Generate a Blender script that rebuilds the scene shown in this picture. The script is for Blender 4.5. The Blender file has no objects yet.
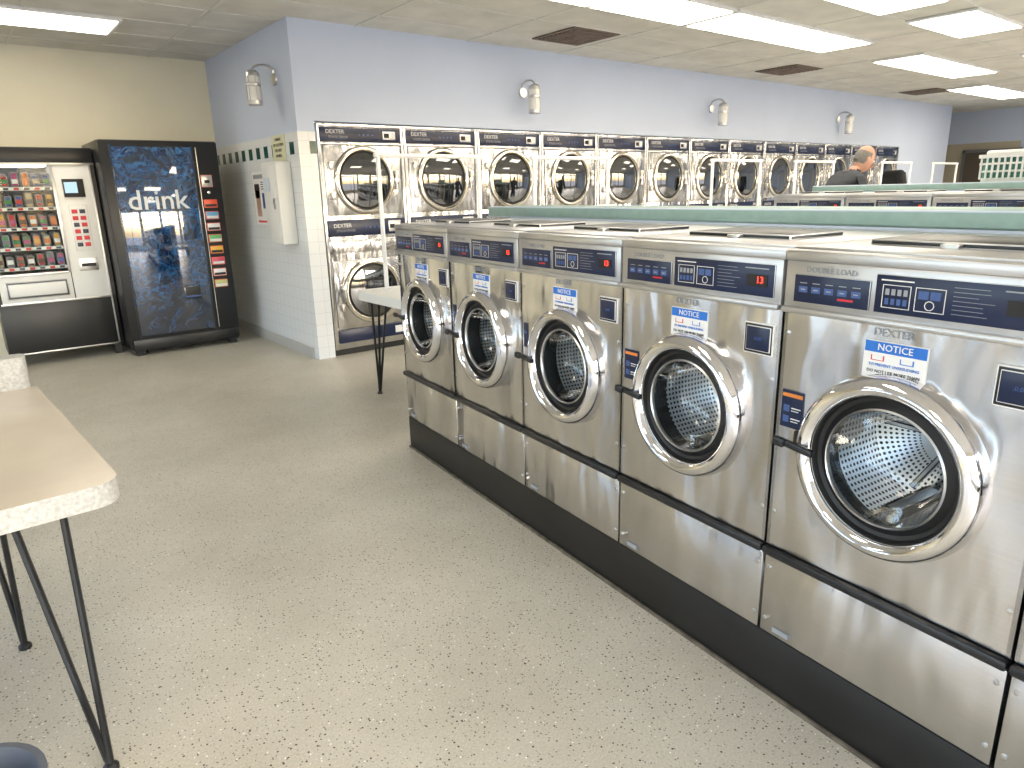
import bpy, bmesh, math, random
from mathutils import Matrix, Vector
random.seed(7)
scene=bpy.context.scene
COL=scene.collection
# ------------------------------------------------------------ materials
def newmat(name):
    m=bpy.data.materials.new(name); m.use_nodes=True
    nt=m.node_tree; b=nt.nodes['Principled BSDF']
    return m,nt,b
def mat(name,col,rough=.5,metal=0.,var=0.,vscale=6.,bump=0.,bscale=60.,emit=None,estr=0.,coat=0.):
    m,nt,b=newmat(name)
    b.inputs['Base Color'].default_value=(*col,1); b.inputs['Roughness'].default_value=rough
    b.inputs['Metallic'].default_value=metal
    if coat: b.inputs['Coat Weight'].default_value=coat; b.inputs['Coat Roughness'].default_value=.05
    if emit: b.inputs['Emission Color'].default_value=(*emit,1); b.inputs['Emission Strength'].default_value=estr
    tc=nt.nodes.new('ShaderNodeTexCoord')
    if var>0:
        n=nt.nodes.new('ShaderNodeTexNoise'); n.inputs['Scale'].default_value=vscale; n.inputs['Detail'].default_value=5
        nt.links.new(tc.outputs['Object'],n.inputs['Vector'])
        r=nt.nodes.new('ShaderNodeValToRGB')
        r.color_ramp.elements[0].position=.3; r.color_ramp.elements[1].position=.7
        r.color_ramp.elements[0].color=(*[c*(1-var) for c in col],1); r.color_ramp.elements[1].color=(*[min(1,c*(1+var)) for c in col],1)
        nt.links.new(n.outputs['Fac'],r.inputs['Fac']); nt.links.new(r.outputs['Color'],b.inputs['Base Color'])
    if bump>0:
        n=nt.nodes.new('ShaderNodeTexNoise'); n.inputs['Scale'].default_value=bscale; n.inputs['Detail'].default_value=3
        nt.links.new(tc.outputs['Object'],n.inputs['Vector'])
        bp=nt.nodes.new('ShaderNodeBump'); bp.inputs['Strength'].default_value=bump; bp.inputs['Distance'].default_value=.01
        nt.links.new(n.outputs['Fac'],bp.inputs['Height']); nt.links.new(bp.outputs['Normal'],b.inputs['Normal'])
    return m
def steel(name,col,rough=.24,wav=.25):
    m,nt,b=newmat(name); b.inputs['Metallic'].default_value=1
    N=nt.nodes.new; L=nt.links.new
    tc=N('ShaderNodeTexCoord')
    mp=N('ShaderNodeMapping'); mp.inputs['Scale'].default_value=(2.2,2.2,330); L(tc.outputs['Object'],mp.inputs['Vector'])
    n=N('ShaderNodeTexNoise'); n.inputs['Scale'].default_value=1.; n.inputs['Detail'].default_value=4; L(mp.outputs['Vector'],n.inputs['Vector'])
    mp2=N('ShaderNodeMapping'); mp2.inputs['Scale'].default_value=(1.7,1.,.6)
    n2=N('ShaderNodeTexNoise'); n2.inputs['Scale'].default_value=3.2; n2.inputs['Detail'].default_value=2
    oi=N('ShaderNodeObjectInfo'); ad=N('ShaderNodeVectorMath'); ad.operation='ADD'
    sc=N('ShaderNodeVectorMath'); sc.operation='SCALE'; sc.inputs[0].default_value=(40,40,40); L(oi.outputs['Random'],sc.inputs['Scale'])
    L(tc.outputs['Object'],ad.inputs[0]); L(sc.outputs['Vector'],ad.inputs[1]); L(ad.outputs['Vector'],mp2.inputs['Vector']); L(mp2.outputs['Vector'],n2.inputs['Vector'])
    r=N('ShaderNodeMapRange'); r.inputs['To Min'].default_value=rough*.85; r.inputs['To Max'].default_value=rough*1.2
    L(n.outputs['Fac'],r.inputs['Value']); L(r.outputs['Result'],b.inputs['Roughness'])
    cr=N('ShaderNodeValToRGB'); cr.color_ramp.elements[0].position=.25; cr.color_ramp.elements[1].position=.75
    cr.color_ramp.elements[0].color=(*[c*.74 for c in col],1); cr.color_ramp.elements[1].color=(*[min(1,c*1.1) for c in col],1)
    L(n2.outputs['Fac'],cr.inputs['Fac'])
    br=N('ShaderNodeMapRange'); br.inputs['From Min'].default_value=.3; br.inputs['From Max'].default_value=.7; br.inputs['To Min'].default_value=.95; br.inputs['To Max'].default_value=1.03
    L(n.outputs['Fac'],br.inputs['Value']); mu=N('ShaderNodeMix'); mu.data_type='RGBA'; mu.blend_type='MULTIPLY'; mu.inputs['Factor'].default_value=1
    L(cr.outputs['Color'],mu.inputs['A']); L(br.outputs['Result'],mu.inputs['B']); L(mu.outputs['Result'],b.inputs['Base Color'])
    bp=N('ShaderNodeBump'); bp.inputs['Strength'].default_value=wav; bp.inputs['Distance'].default_value=.08; L(n2.outputs['Fac'],bp.inputs['Height'])
    bp2=N('ShaderNodeBump'); bp2.inputs['Strength'].default_value=.03; bp2.inputs['Distance'].default_value=.0015
    L(n.outputs['Fac'],bp2.inputs['Height']); L(bp.outputs['Normal'],bp2.inputs['Normal']); L(bp2.outputs['Normal'],b.inputs['Normal'])
    return m
STEEL=steel('brushed_stainless',(.66,.65,.65),.21,.6)
STEELT=mat('lid_stainless',(.56,.56,.57),.32,.85,.12,5)
CHROME=mat('chrome',(.80,.80,.82),.05,1.)
SATIN=mat('satin_metal',(.6,.6,.6),.3,1.)
DARKM=mat('dark_gap',(.012,.012,.014),.6)
BLACK=mat('black_plastic',(.010,.011,.013),.35,0,.2)
BLACKR=mat('black_rubber',(.01,.01,.011),.5)
PLINTH=mat('black_plinth',(.006,.0055,.0055),.5,0,.4,5)
NAVY=mat('navy_overlay',(.005,.013,.052),.3,0,.15)
NAVYL=mat('navy_light',(.05,.10,.28),.35)
WHITE=mat('white_print',(.78,.78,.78),.5)
GREYT=mat('grey_print',(.30,.32,.35),.45)
REDLED=mat('red_display',(.5,.02,.02),.4,emit=(1,.05,.03),estr=3.)
BLUEP=mat('notice_blue',(.02,.16,.60),.5)
REDP=mat('red_print',(.6,.03,.04),.5)
ORANGE=mat('orange_print',(.7,.22,.04),.5)
TEAL=mat('teal_laminate',(.28,.42,.40),.4,0,.08,20)
CREAM=mat('cream_paint',(.78,.74,.58),.6,0,.04,2)
BLUEW=mat('periwinkle_paint',(.55,.62,.77),.6,0,.03,1.5)
LAM=mat('speckled_laminate',(.46,.46,.445),.35,0,.22,90)
LAMT=mat('table_top_laminate',(.50,.44,.36),.22,0,.08,3)
IRON=mat('black_iron',(.012,.012,.012),.35,.3)
WPIPE=mat('white_pipe',(.88,.88,.89),.3,.0)
GREYPL=mat('grey_plastic',(.10,.11,.13),.4)
WPL=mat('white_plastic',(.75,.76,.75),.4)
TILEC=mat('ceiling_tile_fibre',(.68,.665,.62),.9,0,.10,3,.3,150)
TBAR=mat('tbar_metal',(.66,.66,.62),.5)
VENTM=mat('dusty_vent',(.16,.12,.09),.6,0,.3,10)
PANEL=mat('fluorescent_diffuser',(.9,.88,.8),.5,emit=(1,.90,.74),estr=10)
SHADE=mat('sconce_glass',(.8,.8,.76),.3)
ALU=mat('window_frame_aluminium',(.25,.25,.26),.4,.6)
ASPH=mat('asphalt',(.22,.22,.22),.9,0,.2,2)
def glassmat(name,tint=(1,1,1),gl=.10,hi=.8):
    m=bpy.data.materials.new(name); m.use_nodes=True; nt=m.node_tree; nt.nodes.clear(); N=nt.nodes.new; L=nt.links.new
    o=N('ShaderNodeOutputMaterial'); mx=N('ShaderNodeMixShader'); t=N('ShaderNodeBsdfTransparent'); g=N('ShaderNodeBsdfGlossy')
    t.inputs['Color'].default_value=(*tint,1); g.inputs['Roughness'].default_value=.03
    lw=N('ShaderNodeLayerWeight'); lw.inputs['Blend'].default_value=.25
    mr=N('ShaderNodeMapRange'); mr.inputs['To Min'].default_value=gl; mr.inputs['To Max'].default_value=hi
    L(lw.outputs['Fresnel'],mr.inputs['Value']); L(mr.outputs['Result'],mx.inputs['Fac']); L(t.outputs[0],mx.inputs[1]); L(g.outputs[0],mx.inputs[2]); L(mx.outputs[0],o.inputs[0])
    return m
GLASS=glassmat('door_glass',(.90,.95,.98),.05,.55)
SGLASS=glassmat('snack_glass',(.95,.97,.97),.0,.5)
DGLASS=mat('dryer_dark_glass',(.006,.008,.010),.04,0,coat=1.)
DGLASS.node_tree.nodes['Principled BSDF'].inputs['IOR'].default_value=2.1
def drum(name,cx,cz):
    m,nt,b=newmat(name); N=nt.nodes.new; L=nt.links.new
    b.inputs['Metallic'].default_value=1; b.inputs['Roughness'].default_value=.3
    tc=N('ShaderNodeTexCoord'); s=N('ShaderNodeSeparateXYZ'); L(tc.outputs['Object'],s.inputs[0])
    def M(op,a,bv):
        n=N('ShaderNodeMath'); n.operation=op
        for i,q in enumerate((a,bv)):
            if q is None: continue
            if isinstance(q,(int,float)): n.inputs[i].default_value=q
            else: L(q,n.inputs[i])
        return n.outputs[0]
    x=M('SUBTRACT',s.outputs[0],cx); z=M('SUBTRACT',s.outputs[2],cz)
    ang=M('ARCTAN2',z,x); rr=M('SQRT',M('ADD',M('MULTIPLY',x,x),M('MULTIPLY',z,z)),None)
    u=M('SUBTRACT',M('FRACT',M('MULTIPLY',ang,84/6.2832),None),.5)
    v0=M('ADD',s.outputs[1],rr)
    v=M('SUBTRACT',M('FRACT',M('MULTIPLY',v0,62),None),.5)
    d=M('SQRT',M('ADD',M('MULTIPLY',u,u),M('MULTIPLY',v,v)),None)
    h=M('MULTIPLY',M('LESS_THAN',d,.28),M('GREATER_THAN',rr,.10))
    mx=N('ShaderNodeMix'); mx.data_type='RGBA'; L(h,mx.inputs['Factor'])
    mx.inputs['A'].default_value=(.93,.94,.96,1); mx.inputs['B'].default_value=(.02,.02,.022,1)
    L(mx.outputs['Result'],b.inputs['Base Color'])
    return m
W=.6456; DCX=W/2; DCZ=.834; DR=.232
DRUM=drum('perforated_drum',DCX,DCZ)
# floor
def floor_mat():
    m,nt,b=newmat('speckled_epoxy_floor'); N=nt.nodes.new; L=nt.links.new
    tc=N('ShaderNodeTexCoord')
    n=N('ShaderNodeTexNoise'); n.inputs['Scale'].default_value=1.1; n.inputs['Detail'].default_value=8; n.inputs['Roughness'].default_value=.65; L(tc.outputs['Object'],n.inputs[0])
    r=N('ShaderNodeValToRGB'); r.color_ramp.elements[0].position=.3; r.color_ramp.elements[1].position=.7
    r.color_ramp.elements[0].color=(.45,.42,.345,1); r.color_ramp.elements[1].color=(.60,.57,.485,1); L(n.outputs['Fac'],r.inputs[0])
    col=r.outputs['Color']
    n3=N('ShaderNodeTexNoise'); n3.inputs['Scale'].default_value=140; n3.inputs['Detail'].default_value=2; L(tc.outputs['Object'],n3.inputs[0])
    mm=N('ShaderNodeMix'); mm.data_type='RGBA'; mm.blend_type='MULTIPLY'; mm.inputs['Factor'].default_value=.5; L(col,mm.inputs['A'])
    rr=N('ShaderNodeMapRange'); rr.inputs['From Min'].default_value=.3; rr.inputs['From Max'].default_value=.7; rr.inputs['To Min'].default_value=.72; rr.inputs['To Max'].default_value=1.22
    L(n3.outputs['Fac'],rr.inputs['Value']); L(rr.outputs['Result'],mm.inputs['B']); col=mm.outputs['Result']
    def spk(scale,th,c,keep,seed):
        nonlocal col
        mp=N('ShaderNodeMapping'); mp.inputs['Location'].default_value=(seed,seed*.7,0); L(tc.outputs['Object'],mp.inputs[0])
        v=N('ShaderNodeTexVoronoi'); v.inputs['Scale'].default_value=scale; L(mp.outputs[0],v.inputs['Vector'])
        a=N('ShaderNodeMath'); a.operation='LESS_THAN'; a.inputs[1].default_value=th; L(v.outputs['Distance'],a.inputs[0])
        s=N('ShaderNodeSeparateColor'); L(v.outputs['Color'],s.inputs[0])
        k=N('ShaderNodeMath'); k.operation='LESS_THAN'; k.inputs[1].default_value=keep; L(s.outputs[0],k.inputs[0])
        q=N('ShaderNodeMath'); q.operation='MULTIPLY'; L(a.outputs[0],q.inputs[0]); L(k.outputs[0],q.inputs[1])
        x=N('ShaderNodeMix'); x.data_type='RGBA'; L(q.outputs[0],x.inputs['Factor']); L(col,x.inputs['A']); x.inputs['B'].default_value=(*c,1)
        col=x.outputs['Result']
    spk(62,.20,(.04,.035,.03),.34,3.1)
    spk(100,.25,(.16,.14,.11),.32,5.7)
    spk(66,.17,(.85,.85,.80),.20,9.3)
    L(col,b.inputs['Base Color'])
    b.inputs['Roughness'].default_value=.4
    bp=N('ShaderNodeBump'); bp.inputs['Strength'].default_value=.1; bp.inputs['Distance'].default_value=.004; L(n3.outputs['Fac'],bp.inputs['Height']); L(bp.outputs[0],b.inputs['Normal'])
    return m
FLOOR=floor_mat()
def tile_mat():
    m,nt,b=newmat('white_wall_tile'); N=nt.nodes.new; L=nt.links.new
    g=N('ShaderNodeNewGeometry'); s=N('ShaderNodeSeparateXYZ'); L(g.outputs['Position'],s.inputs[0])
    def M(op,a,bv=None):
        n=N('ShaderNodeMath'); n.operation=op
        for i,q in enumerate((a,bv)):
            if q is None: continue
            if isinstance(q,(int,float)): n.inputs[i].default_value=q
            else: L(q,n.inputs[i])
        return n.outputs[0]
    h=M('ADD',s.outputs[0],s.outputs[1]); T=.11
    a=M('DIVIDE',M('SUBTRACT',h,.04),T); z=M('DIVIDE',M('SUBTRACT',s.outputs[2],0.0),T)
    fa=M('FRACT',a); fz=M('FRACT',z)
    ga=M('LESS_THAN',fa,.035); gz=M('LESS_THAN',fz,.035); gr=M('MAXIMUM',ga,gz)
    row=M('COMPARE',M('FLOOR',z),17.); row.node.inputs[2].default_value=.1
    even=M('LESS_THAN',M('FRACT',M('MULTIPLY',M('FLOOR',a),.5)),.25)
    gn=M('MULTIPLY',row,even)
    x=N('ShaderNodeMix'); x.data_type='RGBA'; L(gn,x.inputs['Factor']); x.inputs['A'].default_value=(.76,.79,.82,1); x.inputs['B'].default_value=(.015,.08,.07,1)
    y=N('ShaderNodeMix'); y.data_type='RGBA'; L(gr,y.inputs['Factor']); L(x.outputs['Result'],y.inputs['A']); y.inputs['B'].default_value=(.60,.63,.67,1)
    L(y.outputs['Result'],b.inputs['Base Color']); b.inputs['Roughness'].default_value=.18
    return m
TILE=tile_mat()
def drinkface():
    m,nt,b=newmat('blue_water_graphic'); N=nt.nodes.new; L=nt.links.new
    tc=N('ShaderNodeTexCoord'); n=N('ShaderNodeTexNoise'); n.inputs['Scale'].default_value=4; n.inputs['Detail'].default_value=6; n.inputs['Distortion'].default_value=2.
    L(tc.outputs['Object'],n.inputs[0])
    v=N('ShaderNodeTexVoronoi'); v.feature='DISTANCE_TO_EDGE'; v.inputs['Scale'].default_value=17
    mv=N('ShaderNodeMix'); mv.data_type='VECTOR'; mv.inputs['Factor'].default_value=.35; L(tc.outputs['Object'],mv.inputs['A']); L(n.outputs['Color'],mv.inputs['B']); L(mv.outputs['Result'],v.inputs['Vector'])
    r=N('ShaderNodeValToRGB'); e=r.color_ramp.elements
    e[0].position=.0; e[0].color=(.03,.17,.42,1); e[1].position=.15; e[1].color=(.004,.022,.105,1)
    L(v.outputs['Distance'],r.inputs[0])
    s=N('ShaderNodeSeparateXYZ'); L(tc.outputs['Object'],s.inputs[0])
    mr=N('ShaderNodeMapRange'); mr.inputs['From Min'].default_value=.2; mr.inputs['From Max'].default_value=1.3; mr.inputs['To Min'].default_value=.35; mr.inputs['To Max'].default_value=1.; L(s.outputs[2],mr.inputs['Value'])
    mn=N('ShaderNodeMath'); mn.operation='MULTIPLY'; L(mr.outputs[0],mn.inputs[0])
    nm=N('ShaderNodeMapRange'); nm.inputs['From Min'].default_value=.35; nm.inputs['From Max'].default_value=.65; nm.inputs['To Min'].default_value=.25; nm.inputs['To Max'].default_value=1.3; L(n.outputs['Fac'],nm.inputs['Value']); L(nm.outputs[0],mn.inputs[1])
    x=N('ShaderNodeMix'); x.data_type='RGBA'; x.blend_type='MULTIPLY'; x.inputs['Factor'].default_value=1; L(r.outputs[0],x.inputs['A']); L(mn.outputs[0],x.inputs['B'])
    L(x.outputs['Result'],b.inputs['Base Color']); b.inputs['Roughness'].default_value=.04; b.inputs['Coat Weight'].default_value=1; b.inputs['Coat Roughness'].default_value=.03; b.inputs['IOR'].default_value=2.0
    return m
DRINKF=drinkface()
# ------------------------------------------------------------ mesh builder
_tc={}
def textmesh(s,size,ext=.0006,off=0):
    k=(s,size,ext,off)
    if k in _tc: return _tc[k]
    c=bpy.data.curves.new('t','FONT'); c.body=s; c.size=size; c.extrude=ext; c.offset=off; c.align_x='CENTER'; c.align_y='CENTER'; c.resolution_u=2
    o=bpy.data.objects.new('t',c); COL.objects.link(o); dg=bpy.context.evaluated_depsgraph_get(); dg.update()
    me=bpy.data.meshes.new_from_object(o.evaluated_get(dg)); bpy.data.objects.remove(o); bpy.data.curves.remove(c)
    _tc[k]=me; return me
class MB:
    def __init__(s): s.bm=bmesh.new(); s.mats=[]
    def mi(s,m):
        if m not in s.mats: s.mats.append(m)
        return s.mats.index(m)
    def box(s,x0,x1,y0,y1,z0,z1,m,bev=0,M=None,seg=2):
        T=Matrix.Translation(((x0+x1)/2,(y0+y1)/2,(z0+z1)/2))@Matrix.Diagonal((x1-x0,y1-y0,z1-z0,1))
        if M is not None: T=M@T
        r=bmesh.ops.create_cube(s.bm,size=1,matrix=T); i=s.mi(m)
        fs={f for v in r['verts'] for f in v.link_faces}
        for f in fs: f.material_index=i
        if bev: bmesh.ops.bevel(s.bm,geom=list({e for v in r['verts'] for e in v.link_edges}),offset=bev,segments=seg,affect='EDGES',profile=.5)
    def lathe(s,prof,c,axis,m,seg=40,cap=False):
        i=s.mi(m); rings=[]
        for r,h in prof:
            ring=[]
            for k in range(seg):
                a=2*math.pi*k/seg; ca,sa=r*math.cos(a),r*math.sin(a)
                p={'y':(ca,h,sa),'z':(ca,sa,h),'x':(h,ca,sa)}[axis]
                ring.append(s.bm.verts.new((p[0]+c[0],p[1]+c[1],p[2]+c[2])))
            rings.append(ring)
        for a,b in zip(rings,rings[1:]):
            for k in range(seg):
                f=s.bm.faces.new((a[k],a[(k+1)%seg],b[(k+1)%seg],b[k])); f.material_index=i
        if cap:
            for ring in (rings[0],rings[-1]):
                f=s.bm.faces.new(ring); f.material_index=i
    def tube(s,pts,r,m,seg=8,closed=False):
        i=s.mi(m); pts=[Vector(p) for p in pts]; rings=[]; n=len(pts); up=None
        for k,p in enumerate(pts):
            if closed: d=(pts[(k+1)%n]-pts[k-1])
            else: d=(pts[min(k+1,n-1)]-pts[max(k-1,0)])
            d.normalize()
            if up is None:
                up=Vector((0,0,1)) if abs(d.z)<.9 else Vector((1,0,0))
            a=d.cross(up); 
            if a.length<1e-4: a=d.cross(Vector((0,1,0)))
            a.normalize(); b=a.cross(d).normalized(); up=b
            rk=r[k] if isinstance(r,(list,tuple)) else r
            rings.append([s.bm.verts.new(p+(a*math.cos(2*math.pi*j/seg)+b*math.sin(2*math.pi*j/seg))*rk) for j in range(seg)])
        pr=list(zip(rings,rings[1:]))
        if closed: pr.append((rings[-1],rings[0]))
        for A,B in pr:
            for j in range(seg):
                f=s.bm.faces.new((A[j],A[(j+1)%seg],B[(j+1)%seg],B[j])); f.material_index=i
        if not closed:
            for R in (rings[0],rings[-1]): s.bm.faces.new(R).material_index=i
    def prism(s,poly,z0,z1,m,mtop=None):
        a=[s.bm.verts.new((x,y,z0)) for x,y in poly]; b=[s.bm.verts.new((x,y,z1)) for x,y in poly]; n=len(poly)
        for k in range(n): s.bm.faces.new((a[k],a[(k+1)%n],b[(k+1)%n],b[k])).material_index=s.mi(m)
        s.bm.faces.new(a[::-1]).material_index=s.mi(m); s.bm.faces.new(b).material_index=s.mi(mtop or m)
    def plate_hole(s,x0,x1,z0,z1,y,cx,cz,r,m,seg=48):
        i=s.mi(m); inn=[];out=[]
        for k in range(seg):
            a=2*math.pi*(k+.5)/seg; c,sn=math.cos(a),math.sin(a)
            inn.append(s.bm.verts.new((cx+r*c,y,cz+r*sn)))
            t=min([q for q in ((x1-cx)/c if c>1e-6 else 9,(x0-cx)/c if c<-1e-6 else 9,(z1-cz)/sn if sn>1e-6 else 9,(z0-cz)/sn if sn<-1e-6 else 9)])
            out.append(s.bm.verts.new((cx+t*c,y,cz+t*sn)))
        for k in range(seg):
            j=(k+1)%seg; f=s.bm.faces.new((inn[k],out[k],out[j],inn[j])); f.material_index=i
            p,q=out[k].co,out[j].co
            if abs(p.x-q.x)>1e-5 and abs(p.z-q.z)>1e-5:
                cxn=x1 if p.x>cx else x0; czn=z1 if p.z>cz else z0
                f=s.bm.faces.new((out[k],s.bm.verts.new((cxn,y,czn)),out[j])); f.material_index=i
    def text(s,t,size,x,y,z,m,ext=.0006,M=None,off=0):
        me=textmesh(t,size,ext,off).copy()
        T=Matrix.Translation((x,y,z))@Matrix.Rotation(math.pi/2,4,'X')
        if M is not None: T=M
        me.transform(T)
        for f in s.bm.faces: f.tag=True
        s.bm.from_mesh(me); i=s.mi(m)
        for f in s.bm.faces:
            if not f.tag: f.material_index=i
        bpy.data.meshes.remove(me)
    def ball(s,c,r,m,sc=(1,1,1),sub=2):
        T=Matrix.Translation(c)@Matrix.Diagonal((sc[0],sc[1],sc[2],1))
        q=bmesh.ops.create_icosphere(s.bm,subdivisions=sub,radius=r,matrix=T); i=s.mi(m)
        for f in {f for v in q['verts'] for f in v.link_faces}: f.material_index=i
    def mesh(s,name,smooth=True):
        bmesh.ops.recalc_face_normals(s.bm,faces=s.bm.faces)
        me=bpy.data.meshes.new(name); s.bm.to_mesh(me); s.bm.free()
        for m in s.mats: me.materials.append(m)
        if smooth:
            me.polygons.foreach_set('use_smooth',[True]*len(me.polygons)); me.set_sharp_from_angle(angle=math.radians(32))
        return me
def put(name,parts,M=Matrix()):
    """parts: dict name->mesh ; creates empty + children (or a single mesh)"""
    if not isinstance(parts,dict):
        o=bpy.data.objects.new(name,parts); COL.objects.link(o); o.matrix_world=M; return o
    e=bpy.data.objects.new(name,None); e.empty_display_size=.1; COL.objects.link(e); e.matrix_world=M
    for k,me in parts.items():
        o=bpy.data.objects.new(k,me); COL.objects.link(o); o.parent=e
    return e
def simple_box(name,x0,x1,y0,y1,z0,z1,m,bev=0):
    b=MB(); b.box(x0,x1,y0,y1,z0,z1,m,bev); return put(name,b.mesh(name))
def rrect(x0,x1,y0,y1,r,n=6):
    P=[]
    for cx,cy,a0 in ((x1-r,y1-r,0),(x0+r,y1-r,90),(x0+r,y0+r,180),(x1-r,y0+r,270)):
        for k in range(n+1):
            a=math.radians(a0+90*k/n); P.append((cx+r*math.cos(a),cy+r*math.sin(a)))
    return P
# ------------------------------------------------------------ room shell
XL,XR,YF,YB,HC=-4.5,18.0,-4.0,8.6,2.97
XC,YD=2.54,6.21
simple_box('floor',XL-.2,XR+.2,YF-.2,YB+.2,-.1,0,FLOOR)
simple_box('ceiling',XL-.2,XR+.2,YF-.2,YB+.2,HC,HC+.1,TILEC)
b=MB()
y=3.92-.61*13
while y<YB:
    if y>YF: b.box(XL,XR,y-.013,y+.013,HC-.006,HC+.002,TBAR)
    y+=.61
x=5.62-1.22*8
while x<XR:
    if x>XL: b.box(x-.013,x+.013,YF,YB,HC-.006,HC+.002,TBAR)
    x+=1.22
put('trim_1',b.mesh('ceiling_grid',False))
b=MB(); b.box(XL,XC+.1,YB,YB+.1,0,HC,CREAM)
for xx in (-1.6,-.3,.95,2.2): b.box(xx-.015,xx+.015,YB-.006,YB,0,HC,CREAM)
put('wall_back',b.mesh('wall_back',False))
b=MB(); b.box(XC,XC+.1,YD+.1,YB,2.06,HC,BLUEW); b.box(XC-.004,XC+.1,YD+.1,YB,0,2.06,TILE); put('wall_side',b.mesh('wall_side',False))
b=MB(); b.box(XC+.0,16.4,YD-.004,YD+.1,2.15,HC,BLUEW); b.box(XC,2.70,YD-.004,YD+.1,2.06,2.15,BLUEW)
b.box(XC-.004,2.70,YD-.006,YD+.1,0,2.06,TILE); b.box(14.22,16.4,YD-.004,YD+.1,0,2.15,BLUEW); put('wall_dryers',b.mesh('wall_dryers',False))
b=MB(); b.box(16.3,16.4,YD+.1,YB,0,HC,BLUEW); put('wall_alcove',b.mesh('w',False))
simple_box('baseboard_side',XC-.02,XC-.004,YD+.1,YB,0,.1,mat('vinyl_base',(.45,.45,.44),.5))
b=MB(); b.box(16.4,XR,YB,YB+.1,0,HC,BLUEW); put('wall_north',b.mesh('w',False))
BROWN=mat('tan_paint',(.45,.40,.30),.6,0,.05,2)
b=MB(); b.box(XR,XR+.1,YF,5.4,0,HC,BLUEW); b.box(XR,XR+.1,5.4,YB,2.3,HC,BLUEW); b.box(XR,XR+.1,5.4,YB,0,2.3,BROWN)
put('wall_east',b.mesh('w',False))
b=MB(); b.box(XR-.05,XR-.004,5.4,6.4,0,2.1,mat('door_paint',(.10,.08,.06),.5)); b.box(XR-.06,XR-.004,5.34,5.4,0,2.16,ALU); b.box(XR-.06,XR-.004,6.4,6.46,0,2.16,ALU); b.box(XR-.06,XR-.004,5.34,6.46,2.1,2.16,ALU)
b.ball((XR-.08,5.5,1.),.03,SATIN); put('door_1',b.mesh('d',False))
b=MB(); b.box(16.6,17.9,1.2,3.9,2.35,HC-.01,BLUEW); b.box(16.6,16.85,3.6,3.9,0,2.35,CREAM); put('wall_soffit',b.mesh('w',False))
def wall_windows(name,horizontal,c0,c1,fix0,fix1,ops,z0,z1,m):
    b=MB()
    def bx(a0,a1,zz0,zz1,mm,f0=fix0,f1=fix1):
        if horizontal: b.box(a0,a1,f0,f1,zz0,zz1,mm)
        else: b.box(f0,f1,a0,a1,zz0,zz1,mm)
    bx(c0,c1,0,z0,m); bx(c0,c1,z1,HC,m); p=c0
    for a,q in ops: bx(p,a,z0,z1,m); p=q
    bx(p,c1,z0,z1,m); put(name,b.mesh(name,False))
    for i,(a,q) in enumerate(ops):
        b=MB(); f0=(fix0+fix1)/2-.03; f1=f0+.06
        for (u0,u1,w0,w1) in ((a,a+.05,z0,z1),(q-.05,q,z0,z1),(a,q,z0,z0+.05),(a,q,z1-.05,z1),((a+q)/2-.025,(a+q)/2+.025,z0,z1),(a,q,2.1,2.14)):
            bx(u0,u1,w0,w1,ALU,f0,f1)
        put('window_%d'%wall_windows.n,b.mesh('win',False)); wall_windows.n+=1
wall_windows.n=1
wall_windows('wall_front',True,XL,XR,YF-.1,YF,[(-4.+2.7*k,-4.+2.7*k+2.45) for k in range(8)],.35,2.7,CREAM)
wall_windows('wall_left',False,YF,YB,XL-.1,XL,[(-3.5,-1.2),(-.9,1.4),(1.7,4.0),(4.3,6.6)],.5,2.6,CREAM)
b=MB(); b.box(-60,60,-60,60,-.16,-.12,ASPH); put('ground',b.mesh('g',False))
# ------------------------------------------------------------ ceiling lights
b=MB(); b.box(0,1.22,0,.61,-.02,0,WHITE)
b.box(.03,1.19,.03,.58,-.026,-.018,PANEL); troff=b.mesh('troffer',False)
lights=[(.22,6.97),(3.18,3.92),(4.40,3.92),(5.66,3.92),(6.88,3.92),(9.32,3.92),(10.54,3.92),(13.2,4.53),(14.4,4.53),(5.62,2.70),(7.4,2.70),(10.5,2.7),(13.,2.1),(1.96,1.48),(-.5,1.48),(4.4,.26),(-2.94,3.92),(-2.94,.26),(1.96,-1.57),(8.06,-.35),(12.9,-.35)]  # unseen fixtures around and behind the camera are added for extra light
for x,y in lights: put('fluorescent_ceiling_light',troff,Matrix.Translation((x,y,HC-.006)))
b=MB(); b.box(0,.61,0,.61,-.01,0,VENTM)
for k in range(9): b.box(.04,.57,.05+.06*k,.075+.06*k,-.02,-.008,VENTM)
vent=b.mesh('vent',False)
for x in (4.86,8.7,12.9): put('air_vent',vent,Matrix.Translation((x,5.14,HC-.006)))
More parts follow.
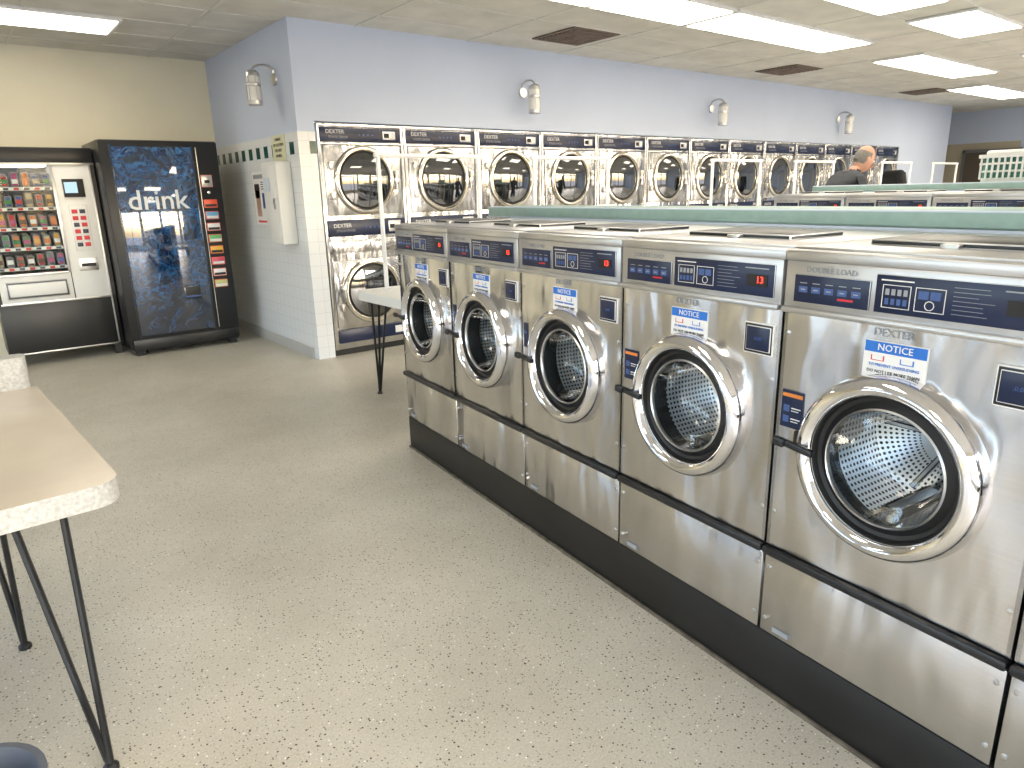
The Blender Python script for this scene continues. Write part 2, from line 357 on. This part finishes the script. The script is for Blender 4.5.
# ------------------------------------------------------------ washer
def washer_parts(double):
    P={}
    b=MB(); g=.004
    b.box(g,W-g,.0,.77,.203,.458,STEEL,.004)
    b.box(g,W-g,.012,.77,.455,.50,DARKM)
    b.plate_hole(g,W-g,.492,1.19,0,DCX,DCZ,.19,STEEL)
    b.box(g,g+.01,.0,.77,.492,1.19,STEEL); b.box(W-g-.01,W-g,.0,.77,.492,1.19,STEEL); b.box(g,W-g,.45,.77,.492,1.19,DARKM); b.box(g,W-g,0.001,.45,.492,.505,STEEL)
    P['cabinet']=b.mesh('washer_cabinet')
    b=MB(); b.box(.002,W-.002,-.020,.012,.462,.488,BLACK,.008); P['seam_strip']=b.mesh('washer_seam')
    b=MB(); b.box(.0,W,-.012,.78,1.312,1.34,STEELT,.006); b.box(g,W-g,.03,.76,1.338,1.346,STEELT,.003)
    b.box(.10,.50,.20,.46,1.344,1.360,BLACK,.004); b.box(.29,.33,.17,.20,1.344,1.356,SATIN,.002)
    P['lid']=b.mesh('washer_lid')
    b=MB(); b.box(g,W-g,-.012,.10,1.185,1.314,STEELT,.006)
    b.box(g,W-g,-.026,.02,1.178,1.196,STEELT,.008)
    yy=-.0135
    b.box(.035,.240,yy-.002,yy+.004,1.208,1.280,NAVY,.0015); b.box(.252,.62,yy-.002,yy+.004,1.208,1.298,NAVY,.0015)
    yt=yy-.0028
    b.text('DOUBLE LOAD' if double else 'TRIPLE LOAD',.020,.135,yt+.002,1.293,GREYT)
    for k in range(5): b.box(.05+.036*k,.074+.036*k,yt,yt+.002,1.235,1.250,NAVYL); b.box(.056+.036*k,.068+.036*k,yt-.0005,yt+.002,1.241,1.244,GREYT)
    for k in range(5): b.box(.052+.036*k,.072+.036*k,yt,yt+.002,1.258,1.260,GREYT)
    b.box(.16,.20,yt-.001,yt+.002,1.224,1.229,REDP)
    b.box(.265,.27+.07,yt,yt+.0015,1.284,1.287,WHITE)
    for (a,c) in ((.27,.335),(.345,.41)):
        for z in (1.222,1.274): b.box(a,c,yt,yt+.0015,z,z+.0015,WHITE)
        b.box(a,a+.0015,yt,yt+.0015,1.222,1.275,WHITE); b.box(c-.0015,c,yt,yt+.0015,1.222,1.275,WHITE)
    for q in range(4):
        xx=.277+.014*q; b.box(xx,xx+.009,yt,yt+.0015,1.252,1.266,GREYT); b.box(xx,xx+.009,yt,yt+.0015,1.230,1.244,NAVYL)
    for k in range(2): b.box(.352+.026*k,.374+.026*k,yt,yt+.0015,1.250,1.268,NAVYL)
    b.tube([(.378+.010*math.cos(t*.63),yt,1.237+.010*math.sin(t*.63)) for t in range(10)],.001,WHITE,4,True)
    for k in range(7): b.box(.425,.425+.07+.012*(k%2)-.01*(k%3),yt,yt+.0015,1.282-.0095*k,1.2830-.0095*k,GREYT)
    b.box(.522,.60,yt,yt+.0012,1.283,1.286,GREYT)
    b.box(.53,.598,yt-.002,yt+.002,1.236,1.268,DARKM); b.text('13',.026,.575,yt-.003,1.253,REDLED)
    b.text('DEXTER',.026,.30,-.0015,1.160,GREYT,.001)
    P['control_panel']=b.mesh('washer_panel')
    b=MB(); y0,y1=-.003,.001
    b.box(.235,.385,y0,y1,1.035,1.14,WHITE); b.box(.237,.383,y0-.001,y1,1.112,1.138,BLUEP); b.text('NOTICE',.023,.31,y0-.0018,1.125,WHITE)
    for xx,c in ((.27,REDP),(.34,BLUEP)): b.box(xx-.016,xx+.016,y0-.001,y1,1.092,1.105,c); b.box(xx-.013,xx+.013,y0-.0015,y1,1.094,1.106,WHITE)
    b.text('TO PREVENT OVERSUDSING',.0095,.31,y0-.001,1.082,BLUEP); b.text('DO NOT USE MORE THAN',.0105,.31,y0-.001,1.066,DARKM); b.text('1/4 CUP DETERGENT',.0115,.31,y0-.001,1.049,REDP)
    b.box(.525,.625,-.008,.001,1.045,1.135,BLACK,.004); b.box(.534,.616,-.010,-.006,1.055,1.125,NAVY,.002); b.text('.0:00',.014,.575,-.0112,1.09,NAVYL)
    for (sx,sz) in ((.02,.6),(W-.02,.6),(.02,1.12),(W-.02,.98),(.02,.42),(W-.02,.42),(.02,.25),(W-.02,.25)): b.lathe([(.001,-.004),(.006,-.003),(.007,.001)],(sx,0,sz),'y',SATIN,10)
    b.box(.05,.10,-.003,.001,.218,.232,GREYT)
    P['labels']=b.mesh('washer_labels')
    b=MB(); sx=.085 if double else .045
    b.box(.018,sx,y0,y1,.86,.965,NAVY)
    if double:
        b.box(.021,sx-.003,y0-.001,y1,.947,.957,ORANGE)
        for q in range(2):
            b.box(.026,.044,y0-.001,y1,.875+.03*q,.893+.03*q,NAVYL); b.box(.050,.078,y0-.001,y1,.885+.03*q,.888+.03*q,WHITE); b.box(.050,.072,y0-.001,y1,.878+.03*q,.880+.03*q,WHITE)
    else: b.box(.021,sx-.003,y0-.001,y1,.92,.93,NAVYL)
    P['warning_sticker']=b.mesh('washer_sticker')
    b=MB(); c=(DCX,0,DCZ)
    b.lathe([(DR,.0),(DR,-.012),(.229,-.028),(.222,-.042),(.212,-.051),(.200,-.054),(.190,-.050),(.183,-.041),(.180,-.030)],c,'y',CHROME,64)
    b.lathe([(.180,-.030),(.176,-.016),(.166,-.012),(.156,-.018),(.150,-.024)],c,'y',BLACKR,64)
    b.lathe([(.150,-.024),(.146,-.028),(.143,-.024),(.142,-.014)],c,'y',SATIN,64)
    P['door_ring']=b.mesh('washer_door_ring')
    b=MB(); b.lathe([(.143,-.022),(.138,.0),(.128,.05),(.114,.085),(.09,.105),(.05,.114),(.001,.116)],c,'y',GLASS,48)
    P['door_glass']=b.mesh('washer_door_glass')
    b=MB(); b.lathe([(.185,.0),(.170,.04),(.172,.07)],c,'y',BLACKR,48); b.lathe([(.172,.07),(.225,.08),(.225,.34),(.001,.345)],c,'y',DRUM,64)
    for k in range(3):
        a=math.radians(20+120*k); R=Matrix.Translation(c)@Matrix.Rotation(-a,4,'Y')
        b.box(.15,.224,.09,.33,-.03,.03,SATIN,.015,M=R)
    b.lathe([(.001,.315),(.05,.32),(.06,.343)],c,'y',CHROME,24)
    for k in range(6):
        R=Matrix.Translation(c)@Matrix.Rotation(math.radians(60*k),4,'Y'); b.box(.05,.20,.33,.344,-.008,.008,SATIN,.004,M=R)
    P['drum']=b.mesh('washer_drum')
    b=MB(); R=Matrix.Translation((DCX-.19,-.05,DCZ+.0))@Matrix.Rotation(math.radians(6),4,'Y')
    b.box(-.075,.03,-.018,.0,-.010,.008,BLACK,.004,M=R); b.box(-.085,-.05,-.026,-.006,-.014,.011,BLACK,.006,M=R); b.box(-.03,.0,-.01,.05,-.009,.007,BLACK,.003,M=R)
    b.box(DCX-.250,DCX-.218,-.02,.0,DCZ-.03,DCZ+.03,BLACK,.006)
    P['door_handle']=b.mesh('washer_handle')
    return P
PD=washer_parts(True); PS=dict(PD); q=washer_parts(False)
PS['control_panel']=q['control_panel']; PS['warning_sticker']=q['warning_sticker']
P0=Vector((1.981,3.561,0)); phi=.1052
d=Vector((math.sin(phi),math.cos(phi),0)); nrm=Vector((math.cos(phi),-math.sin(phi),0))
RZ=Matrix.Rotation(math.atan2(-d.y,-d.x),4,'Z')
def rowM(along,n,z=0):
    p=P0-d*along+nrm*n; return Matrix.Translation((p.x,p.y,z))@RZ
for i in range(7): put('front_load_washer',PD if i>=3 else PS,rowM(i*W,0))
b=MB(); b.box(0,7*W,0.0,.77,0,.2,PLINTH,.006); b.box(-.0,7*W,-.008,.0,0,.012,mat('grimy_edge',(.12,.10,.075),.8,0,.5,20))
put('washer_plinth',b.mesh('plinth'),rowM(0,0))
b=MB(); b.box(-.02,7*W,.0,.34,0,1.36,BLUEW); b.box(-.30,7*W,-.0,.36,1.348,1.412,TEAL,.006); b.box(-.28,-.02,.02,.32,0,1.348,STEEL,.003)
put('washer_bulkhead',b.mesh('bulk'),rowM(0,.785))
# island 2
for i in range(5): put('front_load_washer',PD,rowM(-.16+i*W,3.5,.085))
b=MB(); b.box(0,5*W,0,.77,0,.285,PLINTH,.006); put('washer_plinth',b.mesh('plinth2'),rowM(-.16,3.5))
b=MB(); b.box(0,5*W,0,.34,0,1.43,BLUEW); b.box(-.2,5*W,0,.6,1.43,1.49,TEAL,.006); b.box(-.15,0,.05,.5,0,1.43,STEEL); put('washer_bulkhead',b.mesh('bulk2'),rowM(-.16,4.285))
# ------------------------------------------------------------ dryers
DW=.884
CHROMEW=mat('warm_chrome',(.80,.76,.68),.12,1.)
def dryer_parts():
    P={}
    b=MB(); b.box(.003,DW-.003,.012,.75,.06,2.14,STEEL,.003); b.box(.003,DW-.003,.03,.75,0,.06,BLACK)
    b.box(.003,DW-.003,-.004,.02,2.112,2.14,STEEL,.004); b.box(.003,DW-.003,-.004,.014,1.955,1.975,STEEL,.004)
    b.box(.003,.03,-.004,.02,.06,2.14,STEEL,.003); b.box(DW-.03,DW-.003,-.004,.02,.06,2.14,STEEL,.003)
    for z0,z1 in ((1.325,1.952),(.275,.91)): b.box(.05,DW-.05,-.002,.014,z0,z1,STEEL,.006)
    b.box(.03,DW-.03,-.006,.014,.98,1.10,STEEL,.004)
    P['cabinet']=b.mesh('dryer_cabinet')
    b=MB()
    for z0,z1 in ((1.985,2.105),(1.135,1.285)):
        b.box(.035,DW-.035,-.004,.014,z0,z1,NAVY,.003); zc=(z0+z1)/2
        b.text('DEXTER',.050,.18,-.0055,zc+.022,WHITE); b.text('STACK DRYER',.030,.21,-.0055,zc-.025,GREYT)
        b.box(.66,.80,-.007,0,z0+.02,z1-.02,STEELT,.003); b.box(.675,.73,-.009,0,zc-.02,zc+.02,DARKM); b.box(.75,.79,-.009,0,zc-.025,zc+.03,WHITE)
        for k in range(4): b.lathe([(.001,-.009),(.009,-.008),(.009,0)],(.42+.045*k,0,zc),'y',NAVYL,10)
    b.box(.05,DW-.05,-.004,.014,.12,.245,NAVY,.003); b.box(.66,.80,-.006,.014,.15,.22,WHITE)
    P['control_strips']=b.mesh('dryer_strips')
    b=MB(); g=MB()
    for cz in (1.64,.60):
        c=(DW/2,0,cz)
        b.lathe([(.312,-.002),(.312,-.016),(.306,-.028),(.292,-.036),(.276,-.036),(.266,-.028),(.262,-.018)],c,'y',CHROMEW,56)
        b.lathe([(.262,-.018),(.254,-.012),(.244,-.016)],c,'y',BLACKR,48)
        g.lathe([(.248,-.014),(.20,-.022),(.14,-.030),(.08,-.034),(.03,-.036),(.001,-.0362)],c,'y',DGLASS,48)
        b.box(DW-.13,DW-.095,-.05,0,cz-.09,cz+.09,CHROME,.01); b.box(.09,.13,-.03,0,cz+.1,cz+.17,SATIN,.006); b.box(.09,.13,-.03,0,cz-.17,cz-.1,SATIN,.006)
    P['doors']=b.mesh('dryer_doors'); P['door_glass']=g.mesh('dryer_glass')
    return P
DP=dryer_parts()
for i in range(13): put('stacked_dryer',DP,Matrix.Translation((2.71+DW*i,YD,0)))
# ------------------------------------------------------------ sconces
def sconce():
    b=MB() # wall plane y=0, projecting -y
    c=(0,-.20,0)
    b.lathe([(.001,.155),(.035,.15),(.058,.13),(.062,.10)],c,'z',SATIN,24); b.lathe([(.056,.10),(.056,-.10)],c,'z',SHADE,24)
    b.lathe([(.062,-.10),(.062,-.135),(.055,-.14),(.001,-.14)],c,'z',SATIN,24)
    b.lathe([(.060,.045),(.064,.04),(.064,.02),(.060,.015)],c,'z',SATIN,24)
    for k in range(6):
        a=k*math.pi/3; b.tube([(c[0]+.061*math.cos(a),c[1]+.061*math.sin(a),.1),(c[0]+.061*math.cos(a),c[1]+.061*math.sin(a),-.1)],.003,SATIN,5)
    b.tube([(0,-.20,.15)]+[(0,-.10-.10*math.cos(math.radians(t)),.15+.05*math.sin(math.radians(t))) for t in range(15,180,15)]+[(0,-.01,.10)],.011,SATIN,8)
    b.lathe([(.001,-.02),(.05,-.018),(.055,0)],(0,0,.09),'y',SATIN,20)
    return b.mesh('sconce')
SC=sconce()
for x in (5.1,8.42,11.85): put('sconce_lamp',SC,Matrix.Translation((x,YD-.004,2.44)))
put('sconce_lamp',SC,Matrix.Translation((XC,6.60,2.44))@Matrix.Rotation(-math.pi/2,4,'Z'))
# ------------------------------------------------------------ side wall items
b=MB(); b.box(XC-.15,XC-.006,6.42,6.80,1.08,1.82,WPL,.012); b.box(XC-.156,XC-.15,6.46,6.76,1.13,1.77,WPL,.004); b.box(XC-.162,XC-.154,6.48,6.54,1.4,1.5,SATIN,.003); b.box(XC-.160,XC-.154,6.60,6.74,1.56,1.68,mat('pale_label',(.55,.62,.72),.5))
put('soap_dispenser_box',b.mesh('soapbox'))
b=MB(); X=XC-.012
RM=lambda y,z:Matrix.Translation((X-.002,y,z))@Matrix.Rotation(-math.pi/2,4,'Z')@Matrix.Rotation(math.pi/2,4,'X')
b.box(X,XC-.004,6.5,6.82,1.83,2.06,mat('yellow_sign',(.66,.66,.46),.5))
for k,t in enumerate(('CHANGE','FOR CUSTOMER','USE ONLY','NO BILLS')): b.text(t,.036,0,0,0,DARKM,M=RM(6.66,2.02-.048*k))
put('information_sign',b.mesh('sign'))
b=MB(); b.box(X,XC-.004,7.0,7.48,1.24,1.76,WHITE); b.box(X-.001,X,7.03,7.45,1.69,1.73,GREYT); b.box(X-.001,X,7.30,7.42,1.32,1.58,mat('poster_skin',(.45,.28,.22),.5)); b.box(X-.001,X,7.30,7.44,1.50,1.64,mat('poster_hair',(.05,.03,.03),.5)); b.box(X-.001,X,7.07,7.24,1.4,1.55,NAVYL); b.box(X-.001,X,7.07,7.42,1.26,1.28,REDP)
for k in range(4): b.box(X-.001,X,7.08,7.25,1.585+.022*k,1.593+.022*k,DARKM)
put('poster',b.mesh('poster'))
# ------------------------------------------------------------ snack machine
SY=7.95; Dp=YB-SY-.02
M=Matrix.Translation((.22,SY,0)); SW=.97
parts={}
b=MB()
for (x,y) in ((.06,.06),(SW-.06,.06),(.06,Dp-.06),(SW-.06,Dp-.06)): b.box(x-.03,x+.03,y-.03,y+.03,0,.1,BLACK)
b.box(0,SW,.0,Dp,.1,.60,BLACK,.008); b.box(0,SW,0,Dp,1.86,2.0,BLACK,.008); b.box(0,.03,0,Dp,.6,1.86,BLACK); b.box(SW-.045,SW,0,Dp,.6,1.86,BLACK); b.box(.03,SW-.045,.5,Dp,.6,1.86,GREYPL)
b.box(.62,SW-.045,.0,.5,.6,1.86,WPL,.004); b.box(.03,.62,.0,.5,.6,.86,WPL,.004)
parts['cabinet']=b.mesh('snack_cab')
b=MB()
b.box(.0,SW,-.012,.0,1.845,1.865,SATIN,.002); b.box(.60,.625,-.012,0,.86,1.85,SATIN,.003); b.box(.03,.60,-.012,0,.845,.87,SATIN,.002); b.box(SW-.05,SW-.035,-.012,0,.12,1.85,SATIN,.003); b.box(.02,SW-.05,-.012,0,.585,.605,SATIN,.002); b.box(.02,SW-.05,-.010,0,.11,.125,SATIN,.002)
b.box(.08,.58,-.02,0,.64,.80,GREYPL,.008); b.box(.10,.56,-.024,0,.66,.78,WPL,.006)
b.box(.68,.86,-.012,0,1.55,1.72,DARKM,.003); b.box(.695,.80,-.016,0,1.59,1.69,mat('lcd',(.2,.4,.55),.2,emit=(.3,.5,.7),estr=.6))
b.box(.70,.85,-.010,0,1.05,1.48,WHITE,.003)
for r in range(6):
    for c in range(2): b.box(.715+.065*c,.765+.065*c,-.016,0,1.09+.062*r,1.13+.062*r,REDP if (r+c)%3 else NAVY,.002)
b.box(.70,.86,-.014,0,.86,.98,SATIN,.003); b.box(.72,.84,-.018,0,.90,.93,DARKM)
parts['front_panel']=b.mesh('snack_front')
b=MB(); b.box(.03,.60,-.004,.0,.87,1.845,SGLASS); parts['window_glass']=b.mesh('snack_glass',False)
b=MB()
cols=[mat('snack_%d'%i,c,.4) for i,c in enumerate([(.5,.02,.02),(.6,.3,.02),(.02,.07,.32),(.03,.2,.05),(.4,.05,.18),(.5,.42,.25),(.10,.04,.02),(.65,.18,.03),(.12,.12,.15)])]
DSH=mat('snack_shelf',(.25,.25,.26),.4)
for r in range(5):
    z=.93+.18*r; b.box(.03,.60,.02,.45,z-.018,z-.008,DSH); b.box(.03,.60,.01,.02,z-.03,z,WPL)
    for c in range(7):
        m=random.choice(cols); x=.05+.08*c
        for q in range(3):
            hh=random.uniform(.10,.135); b.box(x,x+.062,.03+.12*q,.06+.12*q,z,z+hh,m,.012)
            if q==0: b.box(x+.008,x+.054,.024,.032,z+.03,z+.07,random.choice(cols+[WHITE]))
        b.box(x+.01,x+.05,.004,.010,z-.026,z-.006,REDP if c%2 else NAVY)
b.box(.04,.59,.05,.44,1.835,1.85,mat('snack_lamp',(1,1,1),.5,emit=(1,1,.95),estr=1.5))
parts['snacks']=b.mesh('snacks')
put('snack_vending_machine',parts,M)
# ------------------------------------------------------------ drink machine
KY=7.62; M=Matrix.Translation((1.2,KY,0)); KW=1.06; KD=.92; parts={}
b=MB()
for (x,y) in ((.08,.08),(KW-.08,.08),(.08,KD-.08),(KW-.08,KD-.08)): b.box(x-.04,x+.04,y-.04,y+.04,0,.06,BLACK)
b.box(0,KW,.05,KD,.06,2.06,BLACK,.01); b.box(0,KW,-.0,.06,.16,2.06,BLACK,.02); b.box(.02,KW-.02,.01,.06,.05,.17,BLACK,.01)
parts['cabinet']=b.mesh('drink_cab')
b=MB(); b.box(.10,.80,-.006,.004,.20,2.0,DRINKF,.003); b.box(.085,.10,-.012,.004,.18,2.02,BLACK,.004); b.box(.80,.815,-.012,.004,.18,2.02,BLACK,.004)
b.text('drink',.26,.44,-.009,1.50,mat('drink_letters',(.62,.68,.74),.3),.003,off=.002)
b.box(.55,.72,-.016,0,.52,.66,BLACK,.012); b.box(.56,.71,-.02,0,.54,.56,NAVYL,.003)
parts['front_graphic']=b.mesh('drink_front')
b=MB()
for k,c in enumerate([(.7,.1,.05),(.1,.3,.5),(.6,.6,.6),(.1,.4,.15),(.7,.4,.05),(.5,.05,.1),(.7,.7,.7),(.5,.5,.2)]):
    b.box(.86,.99,-.012,.004,1.42-.115*k+.0,1.50-.115*k,mat('button_%d'%k,c,.3,emit=c,estr=.15),.006); b.box(.87,.98,-.014,.004,1.43-.115*k,1.455-.115*k,WHITE if k%2 else BLACK)
b.box(.86,.97,-.012,.004,1.62,1.74,SATIN,.004); b.box(.89,.94,-.016,.004,1.66,1.69,DARKM); b.box(.845,.85,-.003,.004,.2,2.,SATIN); b.lathe([(.001,-.02),(.015,-.018),(.018,0)],(.92,0,1.57),'y',CHROME,16)
parts['selection_buttons']=b.mesh('drink_btn')
put('drink_vending_machine',parts,M)
# ------------------------------------------------------------ folding tables
def hairpin(b,tops,foot,z,r=.0095):
    for t in tops: b.tube([(t[0],t[1],z),(foot[0]+(t[0]-foot[0])*.06,foot[1]+(t[1]-foot[1])*.06,.03),(foot[0],foot[1],.012)],r,IRON,8)
    b.lathe([(.001,0),(.02,0),(.02,.012),(.012,.02),(.001,.022)],(foot[0],foot[1],0),'z',BLACKR,12)
    b.box(min(t[0] for t in tops)-.03,max(t[0] for t in tops)+.03,min(t[1] for t in tops)-.03,max(t[1] for t in tops)+.03,z-.006,z,IRON)
TR=Matrix.Translation((.235,2.02,0))@Matrix.Rotation(math.radians(3.4),4,'Z')@Matrix.Translation((-.235,-2.02,0))
parts={}
b=MB(); b.prism(rrect(-.85,.240,2.02,3.43,.07),.715,.778,LAM,LAMT); b.prism(rrect(-.85,.225,3.37,3.47,.03),.77,.905,LAM); parts['top']=b.mesh('table_top')
b=MB(); hairpin(b,[(.10,2.09),(-.01,2.16)],(.07,1.93),.715); hairpin(b,[(-.06,2.80),(.0,2.72)],(-.02,2.74),.715)
hairpin(b,[(-.70,2.12),(-.60,2.2)],(-.75,2.08),.715); hairpin(b,[(-.70,3.3),(-.60,3.22)],(-.75,3.35),.715)
parts['legs']=b.mesh('table_legs'); put('folding_table',parts,TR)
def rack_table(x0,y0=3.95,jk=False):
    parts={}; b=MB(); L=1.42; D=.92
    b.prism(rrect(0,L,0,D,.10),.745,.81,WPL,WPL); parts['top']=b.mesh('t')
    b=MB()
    for x,y,sx,sy in ((.06,.14,-1,-1),(L-.1,.12,1,-1),(.08,D-.12,-1,1),(L-.1,D-.12,1,1)):
        hairpin(b,[(x,y),(x-sx*.13,y),(x,y-sy*.12)],(x+.02,y+.01),.745)
    parts['legs']=b.mesh('l'); b=MB(); yy=.80
    for x in (.22,1.12):
        b.tube([(x,yy,.79),(x,yy,1.79)],.017,WPIPE,8); b.lathe([(.035,.81),(.035,.82),(.017,.825)],(x,yy,0),'z',WPIPE,12)
    b.tube([(.19,yy,1.78),(1.15,yy,1.78)],.016,WPIPE,8)
    parts['hanging_rail']=b.mesh('r')
    if jk:
        b=MB(); CL=mat('black_cloth',(.015,.015,.018),.9)
        b.box(-.2,.2,-.06,.06,-.38,.20,CL,.05); b.box(-.235,.235,-.05,.05,.05,.27,CL,.045)
        for s in (-1,1): b.tube([(s*.2,0,.22),(s*.27,-.02,.0),(s*.28,-.03,-.28)],[.06,.055,.045],CL,10)
        b.tube([(0,0,.26),(0,0,.33),(.02,0,.36),(0,0,.38)],.004,SATIN,6)
        me=b.mesh('jacket'); me.transform(Matrix.Translation((.6,yy,1.41))@Matrix.Rotation(.9,4,'Z')); parts['hanging_jacket']=me
    put('folding_table',parts,Matrix.Translation((x0,y0,0)))
for x in (2.31,3.80,6.3,7.95,10.2,11.9): rack_table(x,jk=(x==10.2))
# bin near camera
b=MB(); b.lathe([(.001,.0),(.12,.0),(.13,.02),(.15,.24),(.16,.245),(.16,.26),(.145,.26),(.12,.03),(.001,.03)],(0,0,0),'z',GREYPL,32); put('waste_bin',b.mesh('bin'),Matrix.Translation((-.21,1.71,0)))
# laundry basket on island 2
b=MB(); c=Vector((6.42,1.84,1.49))
for z0,z1 in ((0,.03),(.07,.085),(.125,.14),(.175,.20)):
    k0=.9+.1*z0/.2; b.prism(rrect(-.30*k0,.30*k0,-.2*k0,.2*k0,.06),z0,z1,WPL)
for i in range(14):
    for s in (-1,1):
        x=-.26+.04*i; b.box(x,x+.012,s*.19-.006,s*.19+.006,.02,.19,WPL)
b.prism(rrect(-.27,.27,-.17,.17,.06),.03,.19,mat('green_towel',(.10,.28,.24),.9,0,.2,30)); b.box(-.25,.25,-.16,.16,.19,.23,b.mats[-1],.02)
put('laundry_basket',b.mesh('basket'),Matrix.Translation(c)@RZ)
# ------------------------------------------------------------ man
SKIN=mat('skin',(.50,.27,.19),.5,0,.06,10); HAIR=mat('grey_hair',(.16,.15,.14),.8,0,.2,60); JACK=mat('dark_jacket',(.03,.035,.045),.8,0,.2,20); PANT=mat('jeans',(.04,.06,.12),.8,0,.15,30); SHOE=mat('shoe',(.02,.02,.02),.5)
def skinm(pts,edges,rad,sub=2):
    me=bpy.data.meshes.new('s'); me.from_pydata(pts,edges,[]); o=bpy.data.objects.new('s',me); COL.objects.link(o)
    o.modifiers.new('Skin','SKIN'); 
    for i,v in enumerate(me.skin_vertices[0].data):
        r=rad[i]; v.radius=r if isinstance(r,tuple) else (r,r); v.use_root=(i==0)
    o.modifiers['Skin'].use_smooth_shade=True
    s=o.modifiers.new('Sub','SUBSURF'); s.levels=sub
    dg=bpy.context.evaluated_depsgraph_get(); dg.update(); r=bpy.data.meshes.new_from_object(o.evaluated_get(dg)); bpy.data.objects.remove(o)
    return r
pts=[(-.12,0,.97),(-.13,0,1.14),(-.10,0,1.34),(-.03,0,1.47),(.05,0,1.54),(.10,0,1.60)]
rad=[(.12,.16),(.12,.15),(.13,.18),(.12,.14),.065,.055]; ed=[(0,1),(1,2),(2,3),(3,4),(4,5)]
for s in (1,-1):
    k=len(pts); pts+=[(-.02,.19*s,1.46),(.07,.25*s,1.19),(.29,.19*s,1.06),(.36,.175*s,1.035)]; rad+=[.085,.056,.036,(.018,.036)]; ed+=[(3,k),(k,k+1),(k+1,k+2),(k+2,k+3)]
    k=len(pts); pts+=[(-.12,.10*s,.88),(-.06,.11*s,.50),(-.13,.11*s,.10),(.04,.13*s,.045),(.09,.135*s,.04)]; rad+=[.095,.066,.048,.04,.03]; ed+=[(0,k),(k,k+1),(k+1,k+2),(k+2,k+3),(k+3,k+4)]
body=skinm(pts,ed,rad)
for m in (JACK,SKIN,PANT,SHOE): body.materials.append(m)
for p in body.polygons:
    c=p.center; p.use_smooth=True
    p.material_index=1 if (c.z>1.575 or (c.x>.285 and c.z>.9)) else 3 if c.z<.1 else 2 if c.z<.93 else 0
parts={'body':body}
for s in (1,-1):
    for j,(o,l) in enumerate(((.03,.06),(.01,.072),(-.01,.068),(-.03,.055))):
        x,y,z=.385,.175*s+o,1.03; parts['finger_%d%s'%(j+1,'l' if s>0 else 'r')]=skinm([(x-.02,y,z),(x+.03,y,z-.005),(x+.03+l*.4,y,z-.03),(x+.03+l*.55,y,z-.055)],[(0,1),(1,2),(2,3)],[.010,.009,.0085,.007],1)
    y=.175*s-.035*s; parts['thumb_'+('l' if s>0 else 'r')]=skinm([(.35,y,1.03),(.375,y-.022*s,1.02),(.405,y-.03*s,1.0)],[(0,1),(1,2)],[.012,.010,.008],1)
for k,me in parts.items():
    if k!='body':
        me.materials.append(SKIN)
        for p in me.polygons: p.use_smooth=True
b=MB(); q=bmesh.ops.create_icosphere(b.bm,subdivisions=4,radius=1.)
si,hi=b.mi(SKIN),b.mi(HAIR)
for v in b.bm.verts:
    x,y,z=v.co; w=.078*(1-.22*max(0,-z)); dx=.100*(1-.10*max(0,-z)) 
    if x>0: dx*=.95; 
    if z<-.3 and x<0: dx*=.8
    v.co=(x*dx+(.012 if z<-.5 and x>0 else 0),y*w,z*.125)
    if x>.6 and abs(z-.02)<.12 and .15<abs(y)<.6: v.co.x-=.006
for f in b.bm.faces:
    c=f.calc_center_median(); f.material_index=hi if (c.x<.02 and -.06<c.z<.058 and not(c.x>-.015 and c.z<-.02)) else si
b.tube([(.088,0,.02),(.103,0,-.005),(.115,0,-.03),(.098,0,-.04)],[.006,.009,.015,.009],SKIN,10)
for s in (1,-1):
    b.ball((.085,.031*s,.008),.012,WHITE); b.ball((.0955,.031*s,.008),.005,DARKM); b.ball((-.003,.08*s,-.01),.03,SKIN,(.6,.3,1))
    b.tube([(.092,.016*s,.028),(.094,.034*s,.033),(.084,.05*s,.027)],.004,HAIR,6)
b.tube([(.090,-.022,-.068),(.099,0,-.066),(.090,.022,-.068)],.005,mat('lips',(.35,.12,.10),.5),6)
hm=b.mesh('head'); hm.transform(Matrix.Translation((.150,0,1.67))@Matrix.Rotation(math.radians(24),4,'Y')); parts['head']=hm
b=MB(); b.tube([(.03+.066*math.cos(t*.524),.076*math.sin(t*.524),1.53+.014*math.cos(t*.524)*-1) for t in range(12)],.018,JACK,8,True); parts['collar']=b.mesh('collar')
MM=Matrix.Translation((7.10,3.56,0))@Matrix.Rotation(math.radians(-30),4,'Z')@Matrix.Scale(1.04,4)
put('man',parts,MM)
# ------------------------------------------------------------ world & camera
w=bpy.data.worlds.new('World'); scene.world=w; w.use_nodes=True; nt=w.node_tree; bg=nt.nodes['Background']
sky=nt.nodes.new('ShaderNodeTexSky'); sky.sky_type='NISHITA'; sky.sun_disc=False; sky.sun_elevation=math.radians(38); sky.sun_rotation=math.radians(160); sky.air_density=1.; sky.dust_density=3.
nt.links.new(sky.outputs[0],bg.inputs['Color']); bg.inputs['Strength'].default_value=1.55
cam=bpy.data.cameras.new('camera'); cam.sensor_width=36; cam.lens=692.57/1024*36; cam.clip_start=.02; co=bpy.data.objects.new('camera',cam); COL.objects.link(co)
p,rho,th=.2701,-.0242,.6644
r=Vector((math.cos(th),-math.sin(th),0)); F=Vector((math.sin(th)*math.cos(p),math.cos(th)*math.cos(p),-math.sin(p))); u=r.cross(F)
R=r*math.cos(rho)+u*math.sin(rho); U=-r*math.sin(rho)+u*math.cos(rho)
mw=Matrix(((R.x,U.x,-F.x,0),(R.y,U.y,-F.y,0),(R.z,U.z,-F.z,1.5),(0,0,0,1))); co.matrix_world=mw
scene.camera=co
scene.view_settings.view_transform='Standard'
